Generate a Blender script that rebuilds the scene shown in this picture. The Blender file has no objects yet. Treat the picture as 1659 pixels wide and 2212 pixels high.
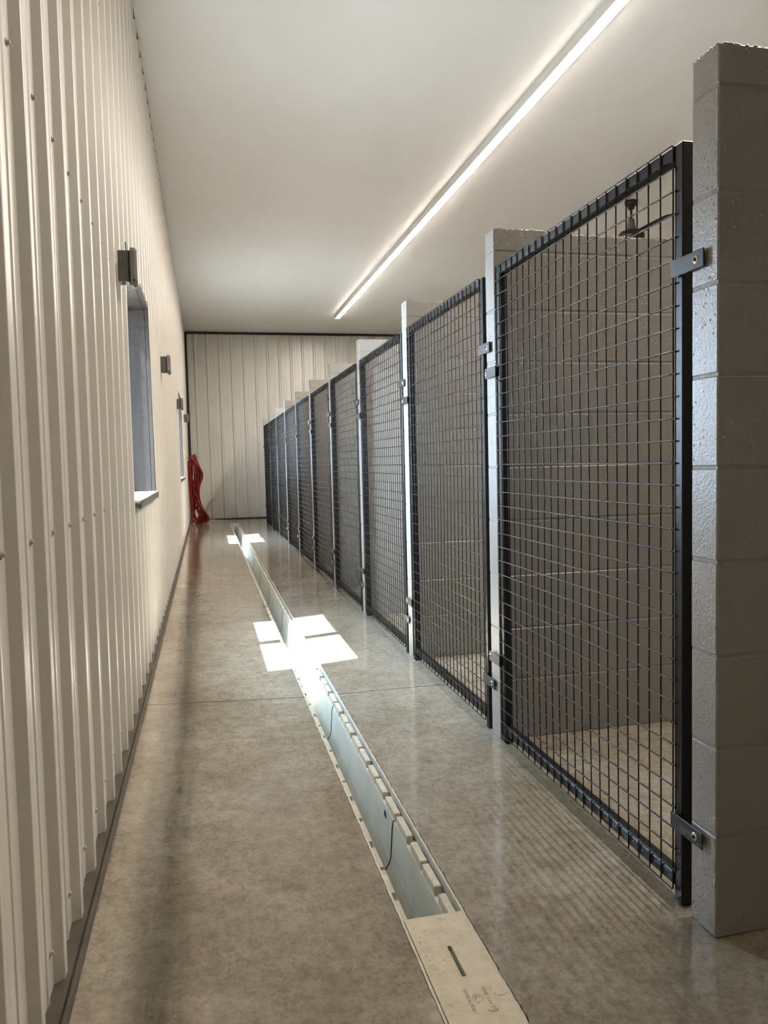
import bpy, math, random
from mathutils import Vector, Matrix
random.seed(7)
D = bpy.data
SC = bpy.context.scene
COL = SC.collection
PI = math.pi

# ------------------------------------------------------------------ layout (metres; X right, Y down the aisle, Z up)
XP = 1.069            # front plane of the block partitions
Y1 = 1.446            # near face of the first partition
S = 1.2815            # partition spacing
PT = 0.092            # partition thickness
PH = 1.93             # partition height
NP = 11
CZ = 3.726            # ceiling height
YE = 15.77            # far wall
YB = -2.6             # wall behind the camera
XR = 6.6              # right hand wall
DL, DR = 0.410, 0.563 # trench drain
FL = 0.031            # the floor strip by the siding rises this much towards the wall
XL = -0.312

# ------------------------------------------------------------------ materials
def new_mat(name):
    m = D.materials.new(name); m.use_nodes = True
    nt = m.node_tree
    return m, nt, nt.nodes['Principled BSDF']

def nd(nt, t, **kw):
    n = nt.nodes.new(t)
    for k, v in kw.items():
        if k.startswith('i_'):
            key = k[2:]
            n.inputs[int(key) if key.isdigit() else key.replace('_', ' ')].default_value = v
        else:
            setattr(n, k, v)
    return n

def ramp(nt, stops, fac=None):
    n = nt.nodes.new('ShaderNodeValToRGB'); cr = n.color_ramp
    while len(cr.elements) < len(stops): cr.elements.new(0.5)
    for e, (p, c) in zip(cr.elements, stops):
        e.position = p; e.color = (c[0], c[1], c[2], 1) if len(c) == 3 else c
    if fac is not None: nt.links.new(fac, n.inputs[0])
    return n

def pos(nt, scale=(1, 1, 1)):
    g = nt.nodes.new('ShaderNodeNewGeometry')
    mp = nd(nt, 'ShaderNodeMapping'); mp.inputs['Scale'].default_value = scale
    nt.links.new(g.outputs['Position'], mp.inputs[0])
    return mp.outputs[0]

def noise(nt, vec, scale, detail=4, rough=0.6):
    n = nd(nt, 'ShaderNodeTexNoise', i_Scale=scale, i_Detail=detail, i_Roughness=rough)
    nt.links.new(vec, n.inputs['Vector'])
    return n.outputs[0]

def bump(nt, b, h, strength, dist):
    n = nd(nt, 'ShaderNodeBump', i_Strength=strength, i_Distance=dist)
    nt.links.new(h, n.inputs['Height'])
    nt.links.new(n.outputs[0], b.inputs['Normal'])
    return n

def mix(nt, fac, a, b, blend='MIX'):
    n = nd(nt, 'ShaderNodeMix', data_type='RGBA', blend_type=blend)
    for sock, v in ((n.inputs[0], fac), (n.inputs[6], a), (n.inputs[7], b)):
        if isinstance(v, bpy.types.NodeSocket): nt.links.new(v, sock)
        elif isinstance(v, (int, float)): sock.default_value = v
        else: sock.default_value = (v[0], v[1], v[2], 1)
    return n.outputs[2]

def plain(name, col, rough=0.5, metal=0.0, spec=0.5, var=0.0, scale=30, bmp=0.0):
    m, nt, b = new_mat(name)
    b.inputs['Base Color'].default_value = (*col, 1)
    b.inputs['Roughness'].default_value = rough
    b.inputs['Metallic'].default_value = metal
    b.inputs['Specular IOR Level'].default_value = spec
    if var or bmp:
        n = noise(nt, pos(nt), scale)
        if var:
            r = ramp(nt, [(0.3, [c * (1 - var) for c in col]), (0.7, [min(1, c * (1 + var)) for c in col])], n)
            nt.links.new(r.outputs[0], b.inputs['Base Color'])
        if bmp: bump(nt, b, n, bmp, 0.002)
    return m

def floor_mat():
    m, nt, b = new_mat('troweled_concrete')
    big = noise(nt, pos(nt, (1.4, 1.0, 1)), 1.6, 2, 0.6)
    mid = noise(nt, pos(nt, (1.0, 1.5, 1)), 7, 5, 0.72)
    fine = noise(nt, pos(nt, (1.0, 0.9, 1)), 95, 3, 0.72)
    c1 = ramp(nt, [(0.28, (0.270, 0.236, 0.184)), (0.52, (0.335, 0.300, 0.242)), (0.76, (0.395, 0.357, 0.295))], mid)
    c2 = ramp(nt, [(0.30, (0.78, 0.74, 0.66)), (0.62, (1.0, 1.0, 1.0))], big)
    c3 = ramp(nt, [(0.34, (0.78, 0.76, 0.72)), (0.50, (0.99, 0.99, 0.99)), (0.66, (1.14, 1.135, 1.12))], fine)
    c = mix(nt, 1.0, c1.outputs[0], c2.outputs[0], 'MULTIPLY')
    c = mix(nt, 0.8, c, c3.outputs[0], 'MULTIPLY')
    mott = noise(nt, pos(nt, (1.0, 0.85, 1)), 36, 4, 0.65)
    c4 = ramp(nt, [(0.36, (0.70, 0.69, 0.66)), (0.50, (0.98, 0.975, 0.96)), (0.64, (1.20, 1.17, 1.09))], mott)
    c = mix(nt, 0.62, c, c4.outputs[0], 'MULTIPLY')
    smu = ramp(nt, [(0.54, (1, 1, 1)), (0.72, (0.62, 0.61, 0.60))], noise(nt, pos(nt, (1.5, 0.8, 1)), 3.7, 5, 0.75))
    c = mix(nt, 0.7, c, smu.outputs[0], 'MULTIPLY')
    # curl marks of the trowel: thin pale and dark strokes
    v = nd(nt, 'ShaderNodeTexVoronoi', feature='DISTANCE_TO_EDGE', i_Scale=6.0)
    wv = noise(nt, pos(nt), 5, 3)
    add = nd(nt, 'ShaderNodeVectorMath', operation='MULTIPLY_ADD')
    nt.links.new(pos(nt, (0.8, 1.6, 1)), add.inputs[2]); nt.links.new(wv, add.inputs[0]); add.inputs[1].default_value = (0.5, 0.5, 0)
    nt.links.new(add.outputs[0], v.inputs['Vector'])
    e = ramp(nt, [(0.0, (1, 1, 1)), (0.02, (0, 0, 0))], v.outputs[0])
    msk = ramp(nt, [(0.50, (0, 0, 0)), (0.62, (0.30, 0.30, 0.30))], noise(nt, pos(nt), 3.1, 2))
    em = mix(nt, 1.0, e.outputs[0], msk.outputs[0], 'MULTIPLY')
    c = mix(nt, em, c, (0.12, 0.105, 0.085))
    # saw-cut control joints across the aisle
    sx = nd(nt, 'ShaderNodeSeparateXYZ')
    g = nt.nodes.new('ShaderNodeNewGeometry'); nt.links.new(g.outputs['Position'], sx.inputs[0])
    a = nd(nt, 'ShaderNodeMath', operation='ADD'); a.inputs[1].default_value = -3.50 + 1.485 + 29.7; nt.links.new(sx.outputs[1], a.inputs[0])
    md = nd(nt, 'ShaderNodeMath', operation='MODULO'); md.inputs[1].default_value = 2.97; nt.links.new(a.outputs[0], md.inputs[0])
    s1 = nd(nt, 'ShaderNodeMath', operation='SUBTRACT'); s1.inputs[1].default_value = 1.485; nt.links.new(md.outputs[0], s1.inputs[0])
    ab = nd(nt, 'ShaderNodeMath', operation='ABSOLUTE'); nt.links.new(s1.outputs[0], ab.inputs[0])
    lt = nd(nt, 'ShaderNodeMath', operation='LESS_THAN'); lt.inputs[1].default_value = 0.0032; nt.links.new(ab.outputs[0], lt.inputs[0])
    c = mix(nt, lt.outputs[0], c, (0.02, 0.018, 0.016))
    nt.links.new(c, b.inputs['Base Color'])
    r = ramp(nt, [(0.3, (0.065, 0.065, 0.065)), (0.7, (0.17, 0.17, 0.17))], noise(nt, pos(nt, (1, 1.5, 1)), 14, 3))
    nt.links.new(r.outputs[0], b.inputs['Roughness'])
    b.inputs['Specular IOR Level'].default_value = 0.62
    bump(nt, b, noise(nt, pos(nt, (1, 1.6, 1)), 36, 3), 0.12, 0.002)
    return m

def block_mat():
    m, nt, b = new_mat('painted_block')
    n1 = noise(nt, pos(nt), 3, 3)
    r = ramp(nt, [(0.3, (0.245, 0.236, 0.215)), (0.7, (0.278, 0.267, 0.244))], n1)
    nt.links.new(r.outputs[0], b.inputs['Base Color'])
    b.inputs['Roughness'].default_value = 0.34
    b.inputs['Specular IOR Level'].default_value = 1.0
    fine = noise(nt, pos(nt), 150, 3, 0.65)
    v = nd(nt, 'ShaderNodeTexVoronoi', feature='F1', i_Scale=75.0)
    nt.links.new(pos(nt), v.inputs['Vector'])
    pit = ramp(nt, [(0.05, (0, 0, 0)), (0.22, (1, 1, 1))], v.outputs[0])
    msk = ramp(nt, [(0.46, (1, 1, 1)), (0.58, (0, 0, 0))], noise(nt, pos(nt), 14, 2))
    p2 = mix(nt, msk.outputs[0], pit.outputs[0], (1, 1, 1))
    h = mix(nt, 0.62, fine, p2)
    bump(nt, b, h, 0.85, 0.0038)
    return m

def siding_mat(name, col):
    m, nt, b = new_mat(name)
    n1 = noise(nt, pos(nt, (1, 1, 0.25)), 6, 3)
    r = ramp(nt, [(0.3, [c * 0.95 for c in col]), (0.7, [c * 1.04 for c in col])], n1)
    nt.links.new(r.outputs[0], b.inputs['Base Color'])
    b.inputs['Roughness'].default_value = 0.36
    b.inputs['Specular IOR Level'].default_value = 0.95
    bump(nt, b, noise(nt, pos(nt, (1, 1, 0.05)), 60, 2), 0.05, 0.002)
    return m

def ceiling_mat():
    m, nt, b = new_mat('ceiling_paint')
    n1 = noise(nt, pos(nt, (1, 0.4, 1)), 2.2, 3)
    r = ramp(nt, [(0.3, (0.82, 0.825, 0.83)), (0.7, (0.855, 0.86, 0.865))], n1)
    nt.links.new(r.outputs[0], b.inputs['Base Color'])
    b.inputs['Roughness'].default_value = 0.36
    b.inputs['Specular IOR Level'].default_value = 0.4
    bump(nt, b, noise(nt, pos(nt, (1, 0.5, 1)), 4, 3), 0.12, 0.01)
    return m

def cover_mat():
    m, nt, b = new_mat('cream_polymer')
    n = noise(nt, pos(nt), 22, 6, 0.7)
    r = ramp(nt, [(0.30, (0.56, 0.49, 0.36)), (0.5, (0.66, 0.59, 0.45)), (0.7, (0.70, 0.64, 0.51))], n)
    sp = noise(nt, pos(nt, (1.0, 1.8, 1)), 75, 5, 0.75)
    spk = ramp(nt, [(0.56, (0, 0, 0)), (0.66, (0.8, 0.8, 0.8))], sp)
    ms = ramp(nt, [(0.46, (0, 0, 0)), (0.60, (1, 1, 1))], noise(nt, pos(nt), 9, 3))
    f = mix(nt, 1.0, spk.outputs[0], ms.outputs[0], 'MULTIPLY')
    nt.links.new(mix(nt, f, r.outputs[0], (0.20, 0.17, 0.12)), b.inputs['Base Color'])
    b.inputs['Roughness'].default_value = 0.5
    bump(nt, b, sp, 0.12, 0.001)
    return m

def emit_mat(name, col, strength):
    m, nt, b = new_mat(name)
    b.inputs['Base Color'].default_value = (0.8, 0.8, 0.8, 1)
    b.inputs['Emission Color'].default_value = (*col, 1)
    b.inputs['Emission Strength'].default_value = strength
    return m

def pane_mat(name, clear, tint):
    m = D.materials.new(name); m.use_nodes = True; nt = m.node_tree
    out = nt.nodes['Material Output']; nt.nodes.remove(nt.nodes['Principled BSDF'])
    tr = nd(nt, 'ShaderNodeBsdfTransparent'); tr.inputs[0].default_value = (*tint, 1)
    gl = nd(nt, 'ShaderNodeBsdfGlossy'); gl.inputs['Roughness'].default_value = 0.04
    mx = nd(nt, 'ShaderNodeMixShader'); mx.inputs[0].default_value = 1 - clear
    nt.links.new(tr.outputs[0], mx.inputs[1]); nt.links.new(gl.outputs[0], mx.inputs[2]); nt.links.new(mx.outputs[0], out.inputs[0])
    return m

M = dict(
    floor=floor_mat(), block=block_mat(), ceiling=ceiling_mat(), cover=cover_mat(),
    siding=siding_mat('ivory_steel_siding', (0.63, 0.60, 0.545)),
    siding_end=siding_mat('grey_ivory_steel_siding', (0.58, 0.57, 0.52)),
    dark=plain('dark_trim', (0.020, 0.018, 0.015), 0.6, var=0.2),  # near-black, for the strips along the siding edges
    track=plain('brown_grey_track', (0.085, 0.072, 0.056), 0.5, var=0.15, scale=12),
    black=plain('black_powder_coat', (0.0065, 0.0065, 0.007), 0.40, spec=0.32, var=0.15, scale=90, bmp=0.05),
    bracket=plain('black_bracket_steel', (0.020, 0.020, 0.021), 0.42, spec=0.45, var=0.2, scale=60),
    zinc=plain('zinc_washer', (0.62, 0.57, 0.46), 0.3, metal=0.9, var=0.1, scale=80),
    hole=plain('dark_socket', (0.008, 0.008, 0.008), 0.7, var=0.1),
    casing=plain('grey_casing_metal', (0.034, 0.0275, 0.0235), 0.5, spec=0.25, var=0.08, scale=10),
    sash=plain('white_vinyl_sash', (0.74, 0.74, 0.73), 0.4, var=0.04),
    box=plain('grey_cast_box', (0.098, 0.097, 0.083), 0.42, var=0.12, scale=70, bmp=0.08),
    boxlite=plain('grey_cast_cover', (0.165, 0.160, 0.138), 0.36, var=0.12, scale=70, bmp=0.06),
    hose=plain('red_rubber', (0.20, 0.008, 0.006), 0.32, spec=0.6, var=0.2, scale=14),
    brass=plain('bright_fitting', (0.80, 0.72, 0.55), 0.2, metal=1.0, var=0.1),
    steel=plain('grey_steel_hook', (0.10, 0.10, 0.10), 0.4, metal=0.8, var=0.1),
    channel=plain('grey_polymer_channel', (0.60, 0.625, 0.575), 0.42, var=0.10, scale=7, bmp=0.06),
    lug=plain('pale_polymer_lug', (0.60, 0.565, 0.46), 0.5, var=0.15, scale=40, bmp=0.08),
    fan=plain('bronze_fan_metal', (0.035, 0.024, 0.018), 0.3, metal=0.4, var=0.15),
    blade=plain('dark_brown_blade', (0.012, 0.009, 0.007), 0.7, spec=0.2, var=0.25, scale=20),
    housing=plain('white_light_channel', (0.62, 0.60, 0.56), 0.4, var=0.04),
    led=emit_mat('warm_led_lens', (1.0, 0.88, 0.755), 152.0),
    glass=pane_mat('clear_pane', 0.94, (0.95, 0.97, 0.97)),
    screen=pane_mat('pane_behind_insect_screen', 0.96, (0.29, 0.31, 0.32)),
    stain=plain('brown_stamp_ink', (0.38, 0.29, 0.175), 0.6, var=0.4, scale=160),
    debris=plain('dark_debris', (0.02, 0.018, 0.015), 0.7, var=0.3),
    seam=plain('dark_seam', (0.035, 0.035, 0.03), 0.7, var=0.2),
    soil=plain('gravel_yard', (0.36, 0.34, 0.30), 0.9, var=0.3, scale=8),
    outer=plain('outer_wall_sheet', (0.35, 0.34, 0.31), 0.6, var=0.05),
    screw=plain('painted_screw_head', (0.48, 0.45, 0.40), 0.35, var=0.1),
    mortar=plain('painted_mortar', (0.265, 0.255, 0.233), 0.5, var=0.1, scale=60, bmp=0.3),
)

# ------------------------------------------------------------------ mesh helpers
class MB:
    def __init__(self):
        self.v = []; self.f = []; self.mi = []; self.sm = []
    def add(self, vs, fs, mi=0, smooth=False):
        o = len(self.v)
        self.v += [tuple(p) for p in vs]
        self.f += [tuple(i + o for i in f) for f in fs]
        self.mi += [mi] * len(fs); self.sm += [smooth] * len(fs)
    def box(self, x0, x1, y0, y1, z0, z1, mi=0):
        self.add([(x0, y0, z0), (x1, y0, z0), (x1, y1, z0), (x0, y1, z0), (x0, y0, z1), (x1, y0, z1), (x1, y1, z1), (x0, y1, z1)],
                 [(0, 3, 2, 1), (4, 5, 6, 7), (0, 1, 5, 4), (1, 2, 6, 5), (2, 3, 7, 6), (3, 0, 4, 7)], mi)
    def bbox(self, x0, x1, y0, y1, z0, z1, b=0.002, mi=0):
        """box with chamfered edges"""
        vs = []; idx = {}
        for sx in (0, 1):
            for sy in (0, 1):
                for sz in (0, 1):
                    x = x1 if sx else x0; y = y1 if sy else y0; z = z1 if sz else z0
                    dx = -b if sx else b; dy = -b if sy else b; dz = -b if sz else b
                    for ax, p in (('x', (x, y + dy, z + dz)), ('y', (x + dx, y, z + dz)), ('z', (x + dx, y + dy, z))):
                        idx[(sx, sy, sz, ax)] = len(vs); vs.append(p)
        I = lambda a, b_, c, ax: idx[(a, b_, c, ax)]
        fs = []
        fs += [(I(0, 0, 0, 'x'), I(0, 0, 1, 'x'), I(0, 1, 1, 'x'), I(0, 1, 0, 'x')), (I(1, 0, 0, 'x'), I(1, 1, 0, 'x'), I(1, 1, 1, 'x'), I(1, 0, 1, 'x'))]
        fs += [(I(0, 0, 0, 'y'), I(1, 0, 0, 'y'), I(1, 0, 1, 'y'), I(0, 0, 1, 'y')), (I(0, 1, 0, 'y'), I(0, 1, 1, 'y'), I(1, 1, 1, 'y'), I(1, 1, 0, 'y'))]
        fs += [(I(0, 0, 0, 'z'), I(0, 1, 0, 'z'), I(1, 1, 0, 'z'), I(1, 0, 0, 'z')), (I(0, 0, 1, 'z'), I(1, 0, 1, 'z'), I(1, 1, 1, 'z'), I(0, 1, 1, 'z'))]
        for s in (0, 1):
            for t in (0, 1):
                fs.append((I(s, t, 0, 'x'), I(s, t, 0, 'y'), I(s, t, 1, 'y'), I(s, t, 1, 'x')))
                fs.append((I(s, 0, t, 'x'), I(s, 0, t, 'z'), I(s, 1, t, 'z'), I(s, 1, t, 'x')))
                fs.append((I(0, s, t, 'y'), I(0, s, t, 'z'), I(1, s, t, 'z'), I(1, s, t, 'y')))
                for u in (0, 1):
                    fs.append((I(s, t, u, 'x'), I(s, t, u, 'y'), I(s, t, u, 'z')))
        self.add(vs, fs, mi)
    def tube(self, pts, r, n=8, mi=0, caps=True, smooth=True):
        pts = [Vector(p) for p in pts]
        rs = r if isinstance(r, (list, tuple)) else [r] * len(pts)
        T = []
        for i in range(len(pts)):
            a = pts[max(0, i - 1)]; b = pts[min(len(pts) - 1, i + 1)]
            T.append((b - a).normalized())
        up = Vector((0, 0, 1)) if abs(T[0].z) < 0.9 else Vector((1, 0, 0))
        u = T[0].cross(up).normalized()
        vs = []
        for i, p in enumerate(pts):
            u = (u - T[i] * u.dot(T[i])).normalized(); w = T[i].cross(u)
            for k in range(n):
                a = 2 * PI * k / n + PI / n
                vs.append(p + (u * math.cos(a) + w * math.sin(a)) * rs[i])
        fs = []
        for i in range(len(pts) - 1):
            for k in range(n):
                fs.append((i * n + k, i * n + (k + 1) % n, (i + 1) * n + (k + 1) % n, (i + 1) * n + k))
        self.add(vs, fs, mi, smooth)
        if caps:
            e = (len(pts) - 1) * n
            self.add(vs[:n], [tuple(range(n - 1, -1, -1))], mi)
            self.add(vs[e:e + n], [tuple(range(n))], mi)
    def lathe(self, prof, c, axis='z', n=24, mi=0, smooth=True):
        """prof: (radius, offset along axis)"""
        vs = []
        for r, h in prof:
            for k in range(n):
                a = 2 * PI * k / n; p, q = r * math.cos(a), r * math.sin(a)
                d = {'z': (p, q, h), 'x': (h, p, q), 'y': (p, h, q)}[axis]
                vs.append((c[0] + d[0], c[1] + d[1], c[2] + d[2]))
        fs = []
        for i in range(len(prof) - 1):
            for k in range(n):
                fs.append((i * n + k, i * n + (k + 1) % n, (i + 1) * n + (k + 1) % n, (i + 1) * n + k))
        self.add(vs, fs, mi, smooth)
    def prism(self, poly, ax, a, b, mi=0):
        """polygon in the two other axes (cyclic order) swept from a to b along ax"""
        def P(p, t):
            return {'x': (t, p[0], p[1]), 'y': (p[0], t, p[1]), 'z': (p[0], p[1], t)}[ax]
        n = len(poly)
        vs = [P(p, a) for p in poly] + [P(p, b) for p in poly]
        fs = [tuple(range(n - 1, -1, -1)), tuple(range(n, 2 * n))] + [(i, (i + 1) % n, n + (i + 1) % n, n + i) for i in range(n)]
        self.add(vs, fs, mi)
    def build(self, name, mats, parent=None, weld=False):
        me = D.meshes.new(name)
        me.from_pydata(self.v, [], self.f)
        for m in (mats if isinstance(mats, (list, tuple)) else [mats]): me.materials.append(m)
        me.polygons.foreach_set('material_index', self.mi)
        me.polygons.foreach_set('use_smooth', self.sm)
        me.update()
        import bmesh
        bm = bmesh.new(); bm.from_mesh(me)
        if weld: bmesh.ops.remove_doubles(bm, verts=bm.verts, dist=1e-5)
        bmesh.ops.recalc_face_normals(bm, faces=bm.faces)
        bm.to_mesh(me); bm.free()
        o = D.objects.new(name, me); COL.objects.link(o)
        if parent is not None: o.parent = parent
        return o

def tag(o, label, cat, group=None, kind=None):
    o['label'] = label; o['category'] = cat
    if group: o['group'] = group
    if kind: o['kind'] = kind
    return o
def struct(o, label=None):
    o['kind'] = 'structure'
    if label: o['label'] = label
    return o
def empty(name, loc=(0, 0, 0)):
    o = D.objects.new(name, None); COL.objects.link(o); o.location = loc; o.empty_display_size = 0.1
    return o
def copy_tree(o, parent=None):
    c = o.copy(); COL.objects.link(c); c.parent = parent
    for ch in list(o.children): copy_tree(ch, c)
    return c

# ------------------------------------------------------------------ floor (two slabs either side of the trench)
fl = MB()
th = -0.30
def zl(x):                      # height of the sloping strip beside the siding
    return max(0.0, FL * (DL - x) / (DL - XL))
ys = [YB + (YE + 0.4 - YB) * i / 90 for i in range(91)]
def jag(y, s):
    a = math.sin(y * 23 + s * 3) * math.sin(y * 61 + s) + 0.7 * math.sin(y * 143 + s * 2 + 2 * math.sin(y * 37)) * math.sin(y * 17 + s) + 0.4 * math.sin(y * 311 + s + 3 * math.sin(y * 29))
    return 0.0018 * a
ys2 = []
y = YB
while y < YE + 0.4:
    ys2.append(y); y += 0.012 if 0.9 < y < 4.5 else 0.06
ys2.append(YE + 0.4)
TE = 14.62                      # far end of the trench
ys2 = sorted(set(ys2 + [TE, TE + 0.001]))
def edge_l(y): return DL - 0.0042 + jag(y, 1) if y <= TE else 0.487
def edge_r(y): return DR + 0.0032 + jag(y, 4) if y <= TE else 0.487
for ya, yb in zip(ys2[:-1], ys2[1:]):
    a0, b0, a1, b1 = edge_l(ya), edge_r(ya), edge_l(yb), edge_r(yb)
    fl.add([(-0.60, ya, FL), (XL, ya, FL), (XL, yb, FL), (-0.60, yb, FL)], [(0, 1, 2, 3)])
    fl.add([(XL, ya, FL), (a0, ya, 0), (a1, yb, 0), (XL, yb, FL)], [(0, 1, 2, 3)])
    fl.add([(b0, ya, 0), (XR + 0.4, ya, 0), (XR + 0.4, yb, 0), (b1, yb, 0)], [(0, 1, 2, 3)])
    fl.add([(a0, ya, 0), (a0, ya, th), (a1, yb, th), (a1, yb, 0)], [(0, 1, 2, 3)])
    fl.add([(b0, ya, 0), (b1, yb, 0), (b1, yb, th), (b0, ya, th)], [(0, 1, 2, 3)])
fl.add([(-0.60, YB, th), (XR + 0.4, YB, th), (XR + 0.4, YE + 0.4, th), (-0.60, YE + 0.4, th)], [(0, 3, 2, 1)])
floor = struct(fl.build('floor', M['floor'], weld=True), 'polished grey brown concrete floor with cross joints')

# ------------------------------------------------------------------ ceiling and plain walls
mb = MB(); mb.box(-0.305, XR + 0.4, YB - 0.3, YE + 0.3, CZ, CZ + 0.05)
struct(mb.build('ceiling', M['ceiling']))
mb = MB(); mb.box(-0.62, -0.305, YB - 0.3, YE + 0.3, CZ + 0.02, CZ + 0.05); mb.box(-0.318, -0.303, YB, YE, CZ - 0.004, CZ + 0.03)  # near-black strip, the gap's darkness is put into its colour
struct(mb.build('trim_1', M['dark']), 'black strip put in for the dark gap where the siding meets the ceiling')

# corrugated profile: rib every p metres, two low minor ribs on the pan
RH = 0.020
def ag_profile(y0, y1, tip0, p):
    """list of (y, depth) ; depth 0 = rib crest, RH = pan. crest starts at tip"""
    out = []
    k = math.floor((y0 - tip0) / p) - 1
    while tip0 + k * p < y1 + p:
        t = tip0 + k * p
        for dy, d in ((-0.013, RH), (0.0, 0.001), (0.003, 0.0), (0.014, 0.0008), (0.026, 0.0), (0.029, 0.001), (0.042, RH),
                      (0.080, RH), (0.0835, RH - 0.0028), (0.0925, RH - 0.0028), (0.096, RH),
                      (0.136, RH), (0.1395, RH - 0.0028), (0.1485, RH - 0.0028), (0.152, RH)):
            out.append((t + dy, d))
        k += 1
    return out

def interp(pr, y):
    for (a, d0), (b, d1) in zip(pr[:-1], pr[1:]):
        if a <= y <= b: return d0 + (d1 - d0) * (y - a) / max(1e-9, b - a)
    return RH

WINS = [(3.735, 5.115, 0.917, 2.085), (10.515, 11.895, 0.917, 2.085)]
# ---- left wall
TIP0, PIT = 1.630, 0.2185
pr = ag_profile(YB, YE, TIP0, PIT)
cut = [YB, YE] + [w for q in WINS for w in q[:2]]
yy = sorted(set([y for y, _ in pr if YB < y < YE] + cut))
zmin, zmax = FL + 0.004, CZ - 0.012
def xw(y, z): return -0.320 + 0.006 * z - interp(pr, y)
wl = MB()
D_of = {y: interp(pr, y) for y in yy}
for ya, yb in zip(yy[:-1], yy[1:]):
    spans = [(zmin, zmax)]
    for w0, w1, z0, z1 in WINS:
        if ya >= w0 - 1e-6 and yb <= w1 + 1e-6: spans = [(zmin, z0), (z1, zmax)]
    for z0, z1 in spans:
        xa0, xa1 = -0.320 + 0.006 * z0 - D_of[ya], -0.320 + 0.006 * z1 - D_of[ya]
        xb0, xb1 = -0.320 + 0.006 * z0 - D_of[yb], -0.320 + 0.006 * z1 - D_of[yb]
        wl.add([(xa0, ya, z0), (xb0, yb, z0), (xb1, yb, z1), (xa1, ya, z1)], [(0, 1, 2, 3)])
# outer face of the wall, and the reveals round the openings
XO = -0.50
ycuts = sorted(cut)
for ya, yb in zip(ycuts[:-1], ycuts[1:]):
    w = [q for q in WINS if abs(q[0] - ya) < 1e-6]
    for z0, z1 in ([(0, w[0][2]), (w[0][3], CZ + 0.04)] if w else [(0, CZ + 0.04)]):
        wl.box(XO - 0.03, XO, ya, yb, z0, z1, 1)
# hex head screws with washers, on the pan beside each rib
k = -18
while TIP0 + k * PIT < YE - 0.1:
    y = TIP0 + k * PIT - 0.036
    for z in (0.117, 0.942, 1.872, 2.80):
        if any(w0 - 0.03 < y < w1 + 0.03 and z0 - .03 < z < z1 + .03 for w0, w1, z0, z1 in WINS): continue
        x = -0.320 + 0.006 * z - RH
        wl.lathe([(0.0001, 0.0), (0.0075, 0.0), (0.0075, 0.0015), (0.0040, 0.0018)], (x, y, z), 'x', 10, 2, False)
        wl.lathe([(0.0045, 0.0015), (0.0045, 0.0062), (0.0035, 0.0070), (0.0001, 0.0070)], (x, y, z), 'x', 6, 2, False)
    k += 1
wall_left = struct(wl.build('wall_left', [M['siding'], M['outer'], M['screw']]), 'ivory ribbed steel siding with rows of screws')

# ---- far wall, facing the camera
pe = ag_profile(-0.6, XR + 0.6, -0.124, 0.2365)
we = MB()
xs = [x for x, _ in pe if -0.34 < x < XR]
for xa, xb in zip(xs[:-1], xs[1:]):
    da, db = interp(pe, xa), interp(pe, xb)
    we.add([(xa, YE + da, 0.012), (xb, YE + db, 0.012), (xb, YE + db, CZ - 0.03), (xa, YE + da, CZ - 0.03)], [(0, 1, 2, 3)])
we.box(-0.62, XR + 0.4, YE + 0.03, YE + 0.3, 0, CZ + 0.04, 1)
n = 0
for z in (0.20, 1.20, 2.18, 3.1):
    x = -0.16
    while x < XR:
        we.lathe([(0.0001, 0.0), (0.006, 0.0), (0.006, -0.005), (0.0001, -0.006)], (x, YE + RH, z), 'y', 6, 2, False); x += 0.2365
struct(we.build('wall_far', [M['siding_end'], M['dark'], M['screw']]), 'grey ivory ribbed steel wall at the end of the aisle')
mb = MB(); mb.box(-0.30, XR, YE - 0.004, YE + 0.028, CZ - 0.045, CZ + 0.0); mb.box(-0.345, -0.258, YE - 0.006, YE + 0.03, 0.03, CZ)
struct(mb.build('trim_2', M['dark']), 'dark edge strip framing the far wall')
mb = MB(); mb.box(-0.30, XR, YE - 0.006, YE + 0.028, 0.0, 0.022)
struct(mb.build('baseboard_far', M['dark']))

# ---- unseen closing walls
mb = MB()
px = ag_profile(YB, YE, 0.05, 0.2286)
xs = sorted(set([y for y, _ in px if YB < y < YE] + [YB, YE]))
for ya, yb in zip(xs[:-1], xs[1:]):
    mb.add([(XR + interp(px, ya), ya, 0), (XR + interp(px, yb), yb, 0), (XR + interp(px, yb), yb, CZ), (XR + interp(px, ya), ya, CZ)], [(0, 1, 2, 3)])
mb.box(XR + 0.03, XR + 0.2, YB - 0.2, YE + 0.3, 0, CZ + 0.04, 1)
struct(mb.build('wall_right', [M['siding_end'], M['outer']]))
mb = MB(); mb.box(-0.62, XR + 0.4, YB - 0.2, YB, 0, CZ + 0.04)
struct(mb.build('wall_near', M['siding_end']))

# ---- base track along the siding: flat bottom with an upturned lip
mb = MB()
zt = FL
mb.prism([(-0.348, zt + 0.002), (-0.292, zt + 0.001), (-0.290, zt + 0.010), (-0.293, zt + 0.017), (-0.301, zt + 0.017), (-0.304, zt + 0.005), (-0.345, zt + 0.0045)], 'y', YB, YE - 0.01)
mb.box(-0.3475, -0.345, YB, YE - 0.01, zt + 0.001, zt + 0.035)
struct(mb.build('baseboard_left', M['track']), 'brown grey metal base track under the siding')

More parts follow.
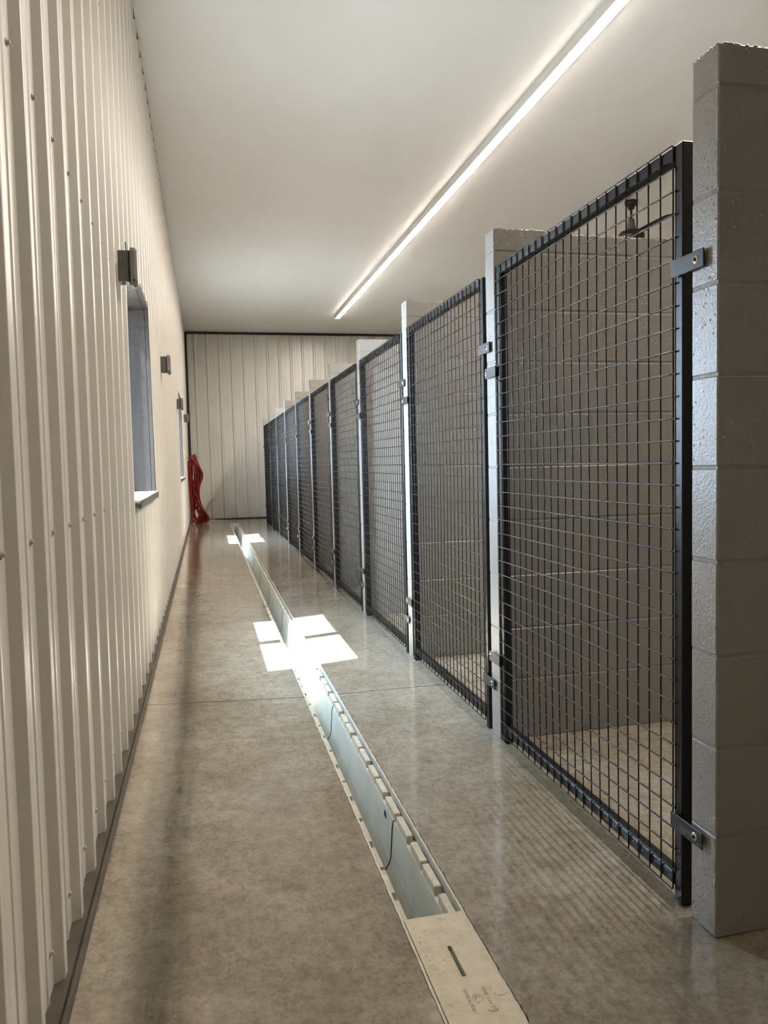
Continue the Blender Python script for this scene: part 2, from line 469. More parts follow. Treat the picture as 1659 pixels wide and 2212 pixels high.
# ------------------------------------------------------------------ windows
def window(i, w):
    y0, y1, z0, z1 = w
    t = empty('window_%d' % i, (-0.33, (y0 + y1) / 2, z0))
    struct(t, 'window with deep grey metal casing, ' + ('nearer of the two' if i == 1 else 'farther of the two'))
    ox, oy, oz = t.location
    def P(mb, name, m):
        mb.v = [(x - ox, y - oy, z - oz) for x, y, z in mb.v]
        return mb.build(name, m, t)
    xi, xe = -0.338, -0.474
    mb = MB()                                    # liner of the opening: jambs and head
    e = 0.012
    mb.box(xe, xi, y0, y0 + e, z0, z1); mb.box(xe, xi, y1 - e, y1, z0, z1); mb.box(xe, xi, y0 + e, y1 - e, z1 - e, z1)
    P(mb, 'window_jamb', M['casing'])
    mb = MB()                                    # edge trim proud of the siding
    q = 0.022
    a, b = xi + 0.002, -0.3125
    mb.bbox(a, -0.326, y0 + .0005, y0 + e, z0 - q, z1 - e - .001, 0.002); mb.bbox(a, b, y1 - e, y1 + q, z0 - q, z1 + q, 0.002); mb.bbox(a, b, y0 + .0005, y1 - e - .001, z1 - e, z1 + q, 0.002)
    P(mb, 'window_casing', M['casing'])
    mb = MB()
    mb.bbox(xe, -0.2978, y0 + e + .001, y1 - e - .001, z0 - 0.002, z0 + 0.012, 0.002)
    P(mb, 'window_sill', M['sash'])
    mb = MB(); mb.bbox(-0.3115, -0.2975, y0 + .002, y1 - .002, z0 - 0.026, z0 - 0.0025, 0.002); mb.bbox(-0.2975, -0.2955, y0 + .002, y1 - .002, z0 - 0.026, z0 + 0.0118, 0.0006)
    P(mb, 'sill_lip', M['box'])
    g0, g1, h0, h1 = y0 + e, y1 - e, z0 + 0.012, z1 - e
    mb = MB(); f = 0.026; xa, xb = -0.495, -0.462
    mb.box(xa, xb, g0, g0 + f, h0, h1); mb.box(xa, xb, g1 - f, g1, h0, h1); mb.box(xa, xb, g0 + f, g1 - f, h0, h0 + f); mb.box(xa, xb, g0 + f, g1 - f, h1 - f, h1)
    ym = (g0 + g1) / 2
    mb.box(xa, xb, ym - 0.040, ym + 0.040, h0 + f, h1 - f)
    P(mb, 'window_frame', M['sash'])
    mb = MB(); mb.box(-0.480, -0.477, g0 + f, ym - 0.04, h0 + f, h1 - f); P(mb, 'pane', M['glass'])
    mb = MB(); mb.box(-0.480, -0.477, ym + 0.04, g1 - f, h0 + f, h1 - f); P(mb, 'pane', M['screen'])
for i, w in enumerate(WINS): window(i + 1, w)

# ------------------------------------------------------------------ block partitions
def partition_mesh(seed):
    rnd = random.Random(seed)
    mb = MB()
    L = 2.05
    j = 0.0024
    mb.box(0.0020, L - 0.003, 0.0022, PT - 0.0022, 0.001, PH - 0.010, 1)         # mortar core
    zc = [0.0, 0.2335, 0.432, 0.637, 0.845, 1.050, 1.249, 1.443, 1.633, 1.847, PH]
    for r in range(10):
        z0, z1 = zc[r] + (j if r else 0.0), zc[r + 1] - (j if r < 9 else 0)
        xs = [0.0] + ([0.388 + 0.405 * i for i in range(6)] if r % 2 else [0.186 + 0.405 * i for i in range(6)])
        if r == 9: xs = [0.0, 0.208] + [0.208 + 0.405 * i for i in range(1, 6)]
        xs = [x for x in xs if x < L - 0.1] + [L]
        for c in range(len(xs) - 1):
            a, b = xs[c] + (j if c else 0), xs[c + 1] - (j if c < len(xs) - 2 else 0)
            dz = -0.012 if (r == 9 and c > 0) else 0.0
            wob = rnd.uniform(-0.0009, 0.0009)
            mb.bbox(a, b, 0.0008 + wob, PT - 0.0008 + wob, z0, z1 + dz, 0.0032)
    # crumbly mortar along the top edge
    for i in range(320):
        x = rnd.uniform(0.0, L) if i % 2 else rnd.uniform(0.0, 0.9)
        yv = rnd.choice([0.003, 0.003, PT - 0.004, rnd.uniform(0.01, PT - .01)])
        s = rnd.uniform(0.0012, 0.0032); zt = PH - (0.012 if x > 0.208 else 0.0) - 0.002
        mb.bbox(max(0, x - s * 1.6), x + s * 1.6, max(0.0004, yv - s), min(PT - .0004, yv + s), zt, zt + 0.002 + s * rnd.uniform(0.2, 1.0), s * 0.4)
    for i in range(26):
        yv = rnd.uniform(0.004, PT - 0.004); s = rnd.uniform(0.0015, 0.0035)
        mb.bbox(0.0004, s * 2.2, yv - s, yv + s, PH - 0.003, PH + s * rnd.uniform(0.1, 0.9), s * 0.4)
    # ragged squeezed mortar lumps on the front end of the joints
    for zz in zc[1:-1]:
        for i in range(9):
            yv = rnd.uniform(0.006, PT - 0.006); s = rnd.uniform(0.002, 0.004)
            mb.bbox(0.001 + rnd.uniform(0, .001), 0.008, yv - s, yv + s, zz - s * .6 + rnd.uniform(-.001, .001), zz + s * .6 + rnd.uniform(-.001, .001), s * 0.4, 0)
    return mb
ordn = ['first', 'second', 'third', 'fourth', 'fifth', 'sixth', 'seventh', 'eighth', 'ninth', 'tenth', 'eleventh']
protos = [partition_mesh(s).build('block_partition', [M['block'], M['mortar']]) for s in (11,)]
for k in range(NP):
    o = protos[0] if k == 0 else protos[0].copy()
    if k: COL.objects.link(o)
    o.location = (XP, Y1 + k * S, 0.0)
    lab = {0: 'grey painted block partition nearest the camera, standing whole at the right edge',
           10: 'grey painted block partition at the far end of the row, eleventh and last'}.get(
        k, '%s grey painted block partition counting from the near end, between %s and %s gates' % (ordn[k], ordn[k - 1], ordn[k]))
    tag(o, lab, 'partition wall', 'block partitions between the kennels', 'thing')

# back of the kennels and the wall beyond
mb = MB(); mb.box(XP + 2.055, XP + 2.147, Y1, Y1 + 10 * S + PT, 0, PH - 0.012)
struct(mb.build('wall_kennel', M['block']), 'grey painted block wall closing the back of the kennels')

# ------------------------------------------------------------------ kennel gates
GY0, GY1 = 0.126, 1.268         # from the near face of the nearer partition
TB = 0.0318
ZT = 1.783
def make_gate():
    g = empty('kennel_gate', (XP, Y1, 0))
    for y0, nm in ((GY0, 'a'), (GY1 - TB, 'b')):
        mb = MB(); mb.bbox(0.001, 0.001 + TB, y0, y0 + TB, 0.0, ZT, 0.0028); mb.build('frame_post', M['black'], g)
    for z0, nm in ((ZT - TB, 'top_rail'), (0.037, 'bottom_rail')):
        mb = MB(); mb.bbox(0.001, 0.001 + TB, GY0 + TB + .0004, GY1 - TB - .0004, z0, z0 + TB, 0.0028); mb.build(nm, M['black'], g)
    mb = MB()
    ya, yb = GY0 + TB + 0.001, GY1 - 0.001
    za, zb = 0.029, ZT - 0.001
    nv, nh = 23, 35
    r = 0.0021
    def bul(y, z):
        u = (y - ya) / (yb - ya); v = (z - za) / (zb - za)
        return -0.004 * math.sin(PI * u) ** 2 * math.sin(PI * v) * (1 + 0.8 * math.sin(9 * v))
    for i in range(nv):
        y = ya + (yb - ya) * i / (nv - 1)
        mb.tube([(-0.0016 + bul(y, za + (zb - za) * t / 12), y, za + (zb - za) * t / 12) for t in range(13)], r, 6)
    for i in range(nh):
        z = za + (zb - za) * i / (nh - 1)
        mb.tube([(-0.0046 + bul(ya + (yb - ya) * t / 12, z), ya + (yb - ya) * t / 12, z) for t in range(13)], r, 6)
    for i in range(1, nh - 1):                    # weld tabs on the near post
        z = za + (zb - za) * i / (nh - 1)
        mb.tube([(-0.0030, ya, z), (-0.0030, ya - 0.012, z)], r, 6)
    mb.build('wire_mesh', M['black'], g)
    for yb0, yb1, z, yh in ((0.036, 0.157, 1.503, 0.063), (0.036, 0.157, 0.206, 0.063), (1.258, 1.366, 1.405, 1.357), (1.258, 1.366, 0.312, 1.357)):
        b = MB(); b.bbox(-0.0105, -0.0065, yb0, yb1, z - 0.0195, z + 0.0195, 0.0012)
        b.box(-0.0066, 0.0012, (yb1 - 0.028) if yb0 < 0.5 else yb0 + 0.002, (yb1 - 0.004) if yb0 < 0.5 else yb0 + 0.009, z - 0.012, z + 0.012)
        br = b.build('mounting_bracket', M['bracket'], g)
        w = MB()
        w.lathe([(0.0001, -0.0122), (0.0088, -0.0122), (0.0100, -0.0105), (0.0100, -0.0012)], (0, yh, z), 'x', 18, 0)
        w.lathe([(0.0001, -0.0150), (0.0034, -0.0150), (0.0046, -0.0140), (0.0046, -0.0118)], (0, yh, z), 'x', 6, 1, False)
        bo = w.build('bolt', [M['zinc'], M['hole']], br); bo['label'] = 'brassy washer with dark bolt head'
    return g
gate0 = make_gate()
for k in range(NP - 1):
    g = gate0 if k == 0 else copy_tree(gate0)
    g.location = (XP, Y1 + k * S, 0)
    lab = {0: 'black wire mesh kennel gate nearest the camera, largest of the row',
           9: 'black wire mesh kennel gate farthest down the aisle, last of the row'}.get(
        k, '%s black wire mesh kennel gate counting from the near end, between %s and %s partitions' % (ordn[k], ordn[k], ordn[k + 1]))
    tag(g, lab, 'gate', 'black wire kennel gates along the aisle')

# ------------------------------------------------------------------ trench drain
dr = empty('trench_drain', (0, 0, 0))
tag(dr, 'open grey trench drain running down the aisle, uncovered beyond the cream cover', 'drain')
Ya, Yb = -0.4, TE - 0.01
# channel cross-section (inner), from left rim to right rim
sec = [(0.4235, -0.0005), (0.4235, -0.034), (0.430, -0.036), (0.432, -0.06), (0.438, -0.150), (0.450, -0.176), (0.470, -0.188), (0.486, -0.190), (0.500, -0.187), (0.511, -0.172), (0.518, -0.150),
       (0.524, -0.060), (0.528, -0.036), (0.535, -0.034), (0.5475, -0.034)]
sec[0] = (0.4235, -0.034)
outer = [(0.412, -0.034)]
prof = [(0.4075, 0.0), (0.4115, 0.0), (0.4125, -0.034)] + sec[1:-1] + [(0.5570, -0.034), (0.5580, 0.0), (0.5625, 0.0)]
mb = MB()
n = len(prof)
segs = [Ya + (Yb - Ya) * i / 60 for i in range(61)]
vs = [(x, y, z) for y in segs for x, z in prof]
fs = [(i * n + k, i * n + k + 1, (i + 1) * n + k + 1, (i + 1) * n + k) for i in range(60) for k in range(n - 1)]
mb.add(vs, fs, 0, False)
mb.add([(x, Yb, z) for x, z in prof], [tuple(range(n))]); mb.add([(x, Ya, z) for x, z in prof], [tuple(range(n))])
# seams between the channel lengths
ysm = 2.263
while ysm < TE - .3:
    mb.tube([(x + (0.0012 if x < 0.486 else -0.0012), ysm, z + 0.0008) for x, z in prof[3:-3]], 0.0016, 5, 1)
    ysm += 1.17
ysm = 2.263 - 1.17
mb.build('channel', [M['channel'], M['seam']], dr)
for side in (0, 1):
    lg = MB()
    y = 1.831 - 0.585 * 4
    while y < TE - 0.7:
        for o, l in ((0.0, 0.114), (0.129, 0.108), (0.276, 0.126), (0.424, 0.126)):
            a, b = y + o, y + o + l
            if b > TE - .05: continue
            if side == 0: lg.bbox(0.5300, 0.5490, a, b, -0.0338, -0.0085, 0.001)
            else: lg.bbox(0.4127, 0.4275, a, b, -0.0338, -0.0085, 0.001)
        y += 0.585
    lg.build('support_lug', M['lug'], dr)
# rim bead of cement either side
for side in (0, 1):
    rb = MB()
    pts = [Ya + (4.6 - Ya) * i / 420 for i in range(421)] + [4.65 + (Yb - 4.65) * i / 120 for i in range(121)]
    w0 = []
    for y in pts:
        jj = jag(y, 4 if side == 0 else 1)
        w0.append(jj)
    vs = []
    for y, jj in zip(pts, w0):
        if side == 0: vs += [(0.5578, y, 0.0018), (0.5628 + jj * 0.5, y, 0.0022), (0.5635 + jj * 0.5, y, -0.008)]
        else: vs += [(0.4125, y, 0.0018), (0.4068 + jj * 0.5, y, 0.0022), (0.4061 + jj * 0.5, y, -0.008)]
    fs = []
    for i in range(len(pts) - 1):
        for q in (0, 1): fs.append((3 * i + q, 3 * i + q + 1, 3 * i + q + 4, 3 * i + q + 3))
    rb.add(vs, fs); rb.build('rim', M['lug'], dr)

# ---- cover over the near end
cv = empty('drain_cover', (0.4855, 1.2, -0.008))
tag(cv, 'cream slotted drain cover lying over the near end of the trench drain', 'drain cover')
x0, x1 = 0.4140 - 0.4855, 0.5570 - 0.4855
y0, y1 = 0.70 - 1.2, 1.691 - 1.2
tz0, tz1 = 0.0003, 0.0125
mb = MB()
slots = [(1.466 - 1.2, 1.572 - 1.2), (0.98 - 1.2, 1.086 - 1.2)]
sx0, sx1, sr = -0.0045, 0.0055, 0.005
# top plate around rounded slots: rows of quads
def slot_half(y):
    for a, b in slots:
        if a <= y <= b:
            d = min(y - a, b - y)
            return math.sqrt(max(0, sr * sr - max(0, sr - d) ** 2))
    return None
yl = [y0, y1]
for a, b in slots:
    yl += [a + sr * (1 - math.cos(t * PI / 12)) for t in range(7)] + [b - sr * (1 - math.cos(t * PI / 12)) for t in range(7)]
yl = sorted(set(round(v, 6) for v in yl))
c0 = (sx0 + sx1) / 2
for a, b in zip(yl[:-1], yl[1:]):
    m_ = (a + b) / 2
    if slot_half(m_) is None:
        mb.add([(x0, a, tz1), (x1, a, tz1), (x1, b, tz1), (x0, b, tz1)], [(0, 1, 2, 3)])
        mb.add([(x0, a, tz0), (x1, a, tz0), (x1, b, tz0), (x0, b, tz0)], [(3, 2, 1, 0)])
    else:
        ha, hb = slot_half(a) or 0, slot_half(b) or 0
        for z, fl_ in ((tz1, 0), (tz0, 1)):
            mb.add([(x0, a, z), (c0 - ha, a, z), (c0 - hb, b, z), (x0, b, z)], [(0, 1, 2, 3)])
            mb.add([(c0 + ha, a, z), (x1, a, z), (x1, b, z), (c0 + hb, b, z)], [(0, 1, 2, 3)])
        mb.add([(c0 - ha, a, tz0), (c0 - ha, a, tz1), (c0 - hb, b, tz1), (c0 - hb, b, tz0)], [(0, 1, 2, 3)])
        mb.add([(c0 + ha, a, tz0), (c0 + ha, a, tz1), (c0 + hb, b, tz1), (c0 + hb, b, tz0)], [(0, 1, 2, 3)])
for ya, yb, xa, xb in ((y0, y0, x0, x1), (y1, y1, x0, x1)):
    mb.add([(xa, ya, tz0), (xb, yb, tz0), (xb, yb, tz1), (xa, ya, tz1)], [(0, 1, 2, 3)])
for xa in (x0, x1):
    mb.add([(xa, y0, tz0), (xa, y1, tz0), (xa, y1, tz1), (xa, y0, tz1)], [(0, 1, 2, 3)])
# small round pins near the left edge
for yy_ in (1.655, 1.60, 1.55):
    mb.lathe([(0.0001, tz1 + .0004), (0.0014, tz1 + .0004), (0.0014, tz1)], (0.4275 - 0.4855, yy_ - 1.2, 0), 'z', 8, 1, False)
mb.build('cover_plate', [M['cover'], M['debris']], cv, weld=True)

def text_mesh(name, s, size, loc, rz, m, parent, sx=1.0):
    cu = D.curves.new(name, 'FONT'); cu.body = s; cu.size = size; cu.align_x = 'CENTER'; cu.align_y = 'CENTER'; cu.extrude = 0.0002; cu.space_character = 1.1
    ob = D.objects.new(name, cu); COL.objects.link(ob)
    dg = bpy.context.evaluated_depsgraph_get()
    me = D.meshes.new_from_object(ob.evaluated_get(dg)); D.objects.remove(ob)
    me.materials.clear(); me.materials.append(m); me.name = name
    o = D.objects.new(name, me); COL.objects.link(o); o.parent = parent
    o.location = loc; o.rotation_euler = (0, 0, rz); o.scale = (sx, 1, 1)
    return o
text_mesh('stamped_lettering', 'MULTIDRAIN', 0.0105, (0.473 - 0.4855, 1.396 - 1.2, tz1 + 0.0002), PI / 2, M['stain'], cv, 1.0)
text_mesh('stamped_lettering', 'US PAT PEND', 0.0105, (0.512 - 0.4855, 1.394 - 1.2, tz1 + 0.0002), PI / 2, M['stain'], cv, 1.0)
mb = MB()
for rad, w in ((0.0105, 0.0007), (0.0052, 0.0016)):
    vs = []
    nn = 28
    span = nn if rad > 0.008 else 17
    for i in range(nn + 1):
        a = 2 * PI * i / nn
        for r_ in (rad - w, rad + w): vs.append((0.4905 - 0.4855 + r_ * math.cos(a), 1.398 - 1.2 + r_ * 1.15 * math.sin(a), tz1 + 0.0003))
    mb.add(vs, [(2 * i, 2 * i + 1, 2 * i + 3, 2 * i + 2) for i in range(min(span, nn))])
mb.build('stamped_emblem', M['stain'], cv)
mb = MB()
vs = []
for i in range(13):
    a = PI * (0.95 + 1.1 * i / 12)
    w = 0.0005 + 0.0022 * math.sin(PI * i / 12)
    for r_ in (0.0095 - w, 0.0095 + w): vs.append((0.509 - 0.4855 + r_ * math.cos(a) * 1.1, 1.3585 - 1.2 + r_ * math.sin(a) * 0.8 + 0.004, tz1 + 0.0003))
mb.add(vs, [(2 * i, 2 * i + 1, 2 * i + 3, 2 * i + 2) for i in range(12)])
mb.build('stain_mark', M['stain'], cv)

# dark speck on the drain wall
mb = MB(); mb.tube([(0.5205, 2.338, -0.060), (0.5200, 2.346, -0.050), (0.5205, 2.352, -0.043), (0.521, 2.354, -0.040)], [0.0012, 0.0030, 0.0026, 0.0008], 7)
tag(mb.build('debris_speck', M['debris']), 'small dark speck of debris stuck to the right wall of the open drain', 'debris')

# ------------------------------------------------------------------ linear LED light
LY0, LY1 = 1.25, 13.9
lt = empty('strip_light', (2.44, 6.0, CZ)); tag(lt, 'long glowing white LED strip light running along the ceiling', 'light')
def R_(mb): mb.v = [(x - 2.44, y - 6.0, z - CZ) for x, y, z in mb.v]; return mb
mb = MB(); mb.prism([(2.366, CZ - 0.0005), (2.366, CZ - 0.006), (2.3958, CZ - 0.0400), (2.3958, CZ - 0.0005)], 'y', LY0 - .03, LY1); mb.box(2.396, 2.470, LY0 - .03, LY1, CZ - 0.0411, CZ - 0.0005); R_(mb).build('housing', M['housing'], lt)
mb = MB()
sec2 = [(2.3965, CZ - 0.0414), (2.3983, CZ - 0.0434), (2.410, CZ - 0.0449), (2.433, CZ - 0.0452), (2.456, CZ - 0.0449), (2.4677, CZ - 0.0434), (2.4695, CZ - 0.0414)]
ns = 12
yl = [LY0 + (LY1 - LY0) * i / ns for i in range(ns + 1)]
vs = [(x, y, z) for y in yl for x, z in sec2]; n = len(sec2)
mb.add(vs, [(i * n + k, i * n + k + 1, (i + 1) * n + k + 1, (i + 1) * n + k) for i in range(ns) for k in range(n - 1)])
mb.add([(x, LY1, z) for x, z in sec2], [tuple(range(n))])
R_(mb).build('lens', M['led'], lt)
mb = MB(); mb.bbox(2.378, 2.472, LY1 + .0005, LY1 + 0.012, CZ - 0.048, CZ - 0.0005, 0.003); R_(mb).build('end_cap', M['housing'], lt)

# ------------------------------------------------------------------ weatherproof outlet boxes on the siding
def make_box():
    t = empty('outlet_box')
    hx = 0.035
    mb = MB(); mb.bbox(0.0, 0.044, -0.038, 0.038, -0.062, 0.062, 0.004)
    mb.box(0.012, 0.026, -0.022, 0.010, -0.0626, -0.062, 1)
    mb.build('box_body', [M['box'], M['hole']], t)
    mb = MB(); mb.box(0.044, 0.0475, -0.036, 0.036, -0.062, 0.062); mb.build('gap_filler', M['hole'], t)  # dark slab filling the gap between body and cover
    cvr = MB()
    poly = [(-0.045, -0.058), (-0.030, -0.074), (0.030, -0.074), (0.045, -0.058), (0.045, 0.058), (0.030, 0.074), (-0.030, 0.074), (-0.045, 0.058)]
    ins = [(y * 0.86, z * 0.90) for y, z in poly]
    n = 8
    vs = [(0.0475, y, z) for y, z in poly] + [(0.064, y, z) for y, z in poly] + [(0.074, y, z) for y, z in ins]
    fs = [tuple(range(n - 1, -1, -1)), tuple(range(2 * n, 3 * n))]
    for l in (0, 1): fs += [(l * n + i, l * n + (i + 1) % n, (l + 1) * n + (i + 1) % n, (l + 1) * n + i) for i in range(n)]
    cvr.add(vs, fs)
    c = cvr.build('box_cover', M['boxlite'], t)
    mb = MB()
    mb.lathe([(0.0001, -0.0475), (0.0050, -0.0475), (0.0050, -0.043)], (0.060, 0, -0.058), 'y', 14, 1, False)
    mb.lathe([(0.0050, -0.0480), (0.0085, -0.0480), (0.0085, -0.043)], (0.060, 0, -0.058), 'y', 14, 0, False)
    mb.build('hinge', [M['boxlite'], M['hole']], c)
    mb = MB(); mb.box(0.058, 0.070, -0.030, -0.020, -0.082, -0.074); mb.build('latch', M['box'], c)
    return t
bx = make_box()
labs = ['grey outlet box on the siding, nearest of the four, just before the nearer window',
        'grey outlet box on the siding between the two windows',
        'grey outlet box on the siding overlapping the top of the farther window',
        'grey outlet box on the siding, last before the far corner']
for i, (y, z) in enumerate(((3.31, 1.885), (6.36, 1.885), (9.93, 1.855), (13.05, 1.865))):
    o = bx if i == 0 else copy_tree(bx)
    yk = TIP0 + PIT * round((y - TIP0) / PIT) + 0.012
    o.location = (-0.320 + 0.006 * z + 0.0005, y, z)
    tag(o, labs[i], 'outlet box', 'grey outlet boxes along the siding')

# ------------------------------------------------------------------ red hose hung in the far corner
YH = 14.70
hb = MB(); hb.tube([(-0.318, YH, 1.235), (-0.24, YH, 1.222), (-0.155, YH, 1.225), (-0.135, YH, 1.262)], 0.008, 8); hb.bbox(-0.3195, -0.312, YH - 0.03, YH + 0.03, 1.19, 1.28, 0.002)
tag(hb.build('wall_hook', M['steel']), 'small grey wall hook holding up the red hose', 'hook')
rnd = random.Random(5)
ho = MB()
def loop_pts(xt, yt, wtop, pl, ph, zb, n=26):
    """one hanging bight: up the left run, over the hook, down the right run; pl and ph shape the runs"""
    L = [(xt - 0.012, 1.215), (xt - 0.05, 1.15), (pl[0], 0.95), (pl[1], 0.65), (pl[2], 0.35), (pl[3], zb + 0.10)]
    Rr = [(xt + 0.012, 1.215), (xt + 0.05, 1.14), (ph[0], 0.93), (ph[1], 0.65), (ph[2], 0.35), (ph[3], zb + 0.09)]
    bot = [((pl[3] * 0.62 + ph[3] * 0.38), zb + 0.02), ((pl[3] * 0.3 + ph[3] * 0.7), zb)]
    seq = [(xt, 1.238)] + L[0:] + bot + Rr[::-1]
    return seq
def catmull(P, m=6):
    out = []; n = len(P)
    for i in range(n):
        p0, p1, p2, p3 = P[(i - 1) % n], P[i], P[(i + 1) % n], P[(i + 2) % n]
        for t in range(m):
            u = t / m
            out.append(0.5 * ((2 * p1) + (-p0 + p2) * u + (2 * p0 - 5 * p1 + 4 * p2 - p3) * u * u + (-p0 + 3 * p1 - 3 * p2 + p3) * u ** 3))
    out.append(out[0]); return out
loops = [
    ((-0.30, -0.295, -0.285, -0.27), (-0.13, -0.17, -0.12, 0.02), 0.022, -0.24),
    ((-0.29, -0.285, -0.265, -0.25), (-0.05, -0.125, -0.10, 0.035), 0.020, -0.21),
    ((-0.28, -0.262, -0.255, -0.235), (-0.075, -0.14, -0.09, 0.028), 0.024, -0.18),
    ((-0.265, -0.24, -0.26, -0.20), (-0.10, -0.15, -0.14, -0.03), 0.028, -0.20),
    ((-0.30, -0.27, -0.24, -0.26), (-0.17, -0.20, -0.20, -0.12), 0.024, -0.26),
    ((-0.25, -0.22, -0.25, -0.22), (-0.20, -0.175, -0.17, -0.09), 0.045, -0.22),
    ((-0.235, -0.26, -0.28, -0.24), (-0.06, -0.135, -0.115, -0.005), 0.022, -0.185),
    ((-0.275, -0.25, -0.215, -0.235), (-0.15, -0.145, -0.11, -0.01), 0.035, -0.23),
    ((-0.29, -0.28, -0.275, -0.255), (-0.085, -0.155, -0.13, 0.005), 0.030, -0.25),
]
for j in range(9):
    f_ = (j + 0.5) / 9
    loops.append(((-0.30 + 0.05 * rnd.random(), -0.30 + 0.07 * f_, -0.29 + 0.07 * rnd.random(), -0.275 + 0.05 * f_),
                  (-0.21 + 0.12 * f_ + 0.02 * rnd.random(), -0.23 + 0.085 * f_, -0.23 + 0.13 * rnd.random(), -0.17 + 0.19 * f_), 0.018 + 0.03 * rnd.random(), -0.26 + 0.09 * f_))
for i, (pl, ph, zb, xt) in enumerate(loops):
    y = YH - 0.055 + 0.014 * (i if i < 9 else i - 8.5)
    seq = loop_pts(xt, y, 0.02, pl, ph, zb)
    P = []
    for q, (x, z) in enumerate(seq):
        P.append(Vector((max(-0.300, x), y + 0.012 * math.sin(q * 1.7 + i * 2.1), z + (0.004 * i if q == 0 else 0))))
    ho.tube(catmull(P), 0.0125, 8, caps=False)
hose = ho.build('garden_hose', M['hose'])
tag(hose, 'coiled red rubber hose hanging in the far left corner, its loops touching the floor', 'hose')
mb = MB(); mb.tube([(-0.20, YH - 0.075, 0.335), (-0.186, YH - 0.078, 0.372)], [0.013, 0.012], 10); mb.tube([(-0.186, YH - .078, 0.372), (-0.178, YH - .078, 0.395)], 0.009, 8)
mb.build('hose_fitting', M['brass'], hose)['label'] = 'bright metal end fitting'
mb = MB(); mb.tube(catmull([Vector(p) for p in ((-0.178, YH - .078, 0.395), (-0.15, YH - .075, 0.46), (-0.13, YH - .07, 0.60), (-0.14, YH - .06, 0.75), (-0.20, YH - .06, 1.0), (-0.215, YH - .05, 1.2))], 6)[:31], 0.0112, 8)
mb.build('hose_end', M['hose'], hose)

# ------------------------------------------------------------------ ceiling fan beyond the partitions
fc = (4.43, 7.40)
fan = empty('ceiling_fan', (fc[0], fc[1], CZ)); tag(fan, 'dark bronze ceiling fan seen over the second partition through the nearest gate', 'ceiling fan')
mb = MB(); mb.lathe([(0.0001, -0.001), (0.066, -0.001), (0.068, -0.018), (0.060, -0.045), (0.036, -0.060), (0.034, -0.080), (0.020, -0.088), (0.0001, -0.088)], (0, 0, 0), 'z', 24); mb.build('canopy', M['fan'], fan)
mb = MB(); mb.tube([(0, 0, -0.086), (0, 0, -0.20)], 0.0125, 12); mb.build('downrod', M['fan'], fan)
mb = MB(); mb.lathe([(0.0001, -0.18), (0.026, -0.18), (0.034, -0.20), (0.048, -0.285), (0.050, -0.296), (0.0001, -0.298)], (0, 0, 0), 'z', 20); mb.build('coupling_cover', M['box'], fan)['label'] = 'greenish grey tapered coupling cover'
mb = MB(); mb.lathe([(0.0001, -0.290), (0.055, -0.292), (0.110, -0.312), (0.135, -0.345), (0.135, -0.400), (0.095, -0.435), (0.0001, -0.445)], (0, 0, 0), 'z', 28); mb.build('motor_housing', M['fan'], fan)
for k in range(3):
    a = math.radians(-88 + 120 * k)
    ca, sa = math.cos(a), math.sin(a)
    mb = MB()
    prof_b = [(0.20, 0.050), (0.25, 0.058), (0.45, 0.066), (0.60, 0.066), (0.655, 0.055), (0.67, 0.030)]
    vs = []
    for r_, w in prof_b:
        for s_ in (-1, 1):
            for t_ in (0, 1):
                u = s_ * w; zz = (-0.342 if k == 0 else -0.366) + 0.22 * u + (0.006 if t_ else 0)
                vs.append((r_ * ca - u * sa, r_ * sa + u * ca, zz))
    fs = []
    for i in range(len(prof_b) - 1):
        o = 4 * i
        fs += [(o, o + 2, o + 6, o + 4), (o + 1, o + 5, o + 7, o + 3), (o, o + 4, o + 5, o + 1), (o + 2, o + 3, o + 7, o + 6)]
    fs += [(0, 1, 3, 2), (len(vs) - 4, len(vs) - 2, len(vs) - 1, len(vs) - 3)]
    mb.add(vs, fs); bl = mb.build('blade', M['blade'], fan)
    mb = MB(); mb.tube([(0.10 * ca, 0.10 * sa, -0.372), (0.16 * ca, 0.16 * sa, -0.366), (0.22 * ca, 0.22 * sa, -0.352)], [0.014, 0.012, 0.018], 8)
    mb.lathe([(0.0001, -0.362), (0.034, -0.362), (0.034, -0.352), (0.0001, -0.352)], (0.235 * ca, 0.235 * sa, 0), 'z', 12); mb.build('blade_bracket', M['fan'], bl)

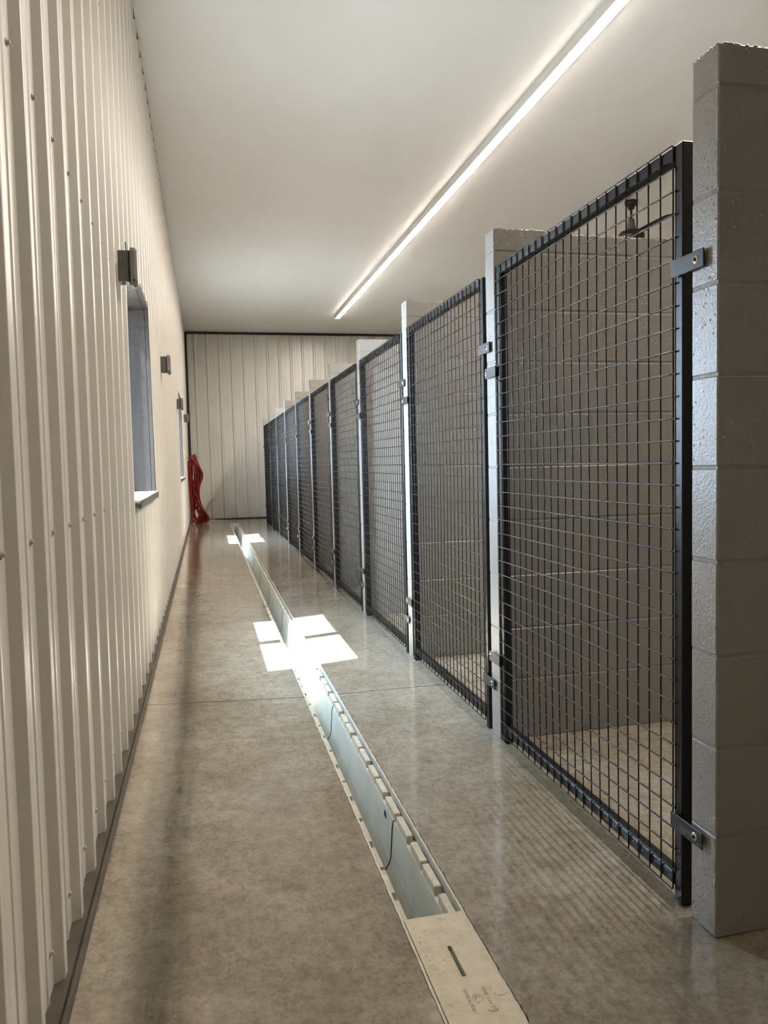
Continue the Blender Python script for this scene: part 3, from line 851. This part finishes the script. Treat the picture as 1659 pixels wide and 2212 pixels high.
# ------------------------------------------------------------------ outdoors: yard, sky, sun
mb = MB(); mb.add([(-30, -25, -0.12), (-0.65, -25, -0.12), (-0.65, 40, -0.12), (-30, 40, -0.12)], [(0, 1, 2, 3)])
struct(mb.build('ground', M['soil']))
for q in WINS:                  # sampling portals in the two openings
    al = D.lights.new('window_portal', 'AREA'); al.shape = 'RECTANGLE'; al.size = q[1] - q[0]; al.size_y = q[3] - q[2]; al.cycles.is_portal = True
    ao = D.objects.new('window_portal', al); COL.objects.link(ao); ao.location = (-0.56, (q[0] + q[1]) / 2, (q[2] + q[3]) / 2)
    ao.rotation_euler = Matrix(((0, 0, -1), (1, 0, 0), (0, -1, 0))).to_euler()
w = D.worlds.new('World'); SC.world = w; w.use_nodes = True
bg = w.node_tree.nodes['Background']
bg.inputs[0].default_value = (0.60, 0.77, 1.0, 1); bg.inputs[1].default_value = 72.0
sun = D.lights.new('sun', 'SUN'); sun.energy = 340.0; sun.angle = math.radians(0.53); sun.color = (1.0, 0.99, 0.97)
so = D.objects.new('sun', sun); COL.objects.link(so); so.location = (-6, -1, 9)
dirv = Vector((0.625, 0.175, -1.0)).normalized()
so.rotation_euler = dirv.to_track_quat('-Z', 'Y').to_euler()

# ------------------------------------------------------------------ camera
fpx = 1661.4
cam = D.cameras.new('camera'); co = D.objects.new('camera', cam); COL.objects.link(co)
cam.sensor_fit = 'VERTICAL'; cam.sensor_height = 36.0; cam.sensor_width = 27.0
cam.lens = fpx / 2212 * 36.0
cam.clip_start = 0.02; cam.clip_end = 200
r = Vector((0.97378844, -0.22614452, -0.02438691)); u = Vector((0.03846231, 0.05804443, 0.9975728)); f = Vector((0.2241801, 0.97236284, -0.06522104))
mw = Matrix(((r.x, u.x, -f.x, 0), (r.y, u.y, -f.y, 0), (r.z, u.z, -f.z, 1.08003), (0, 0, 0, 1)))
co.matrix_world = mw
SC.camera = co

SC.view_settings.view_transform = 'Standard'
SC.view_settings.look = 'None'
SC.view_settings.exposure = 0.38
SC.cycles.use_denoising = True
SC.cycles.use_adaptive_sampling = True
SC.cycles.adaptive_threshold = 0.1
SC.cycles.adaptive_min_samples = 8
SC.cycles.max_bounces = 7
SC.cycles.diffuse_bounces = 4
SC.cycles.glossy_bounces = 3
SC.cycles.transparent_max_bounces = 12
SC.cycles.sample_clamp_indirect = 12.0
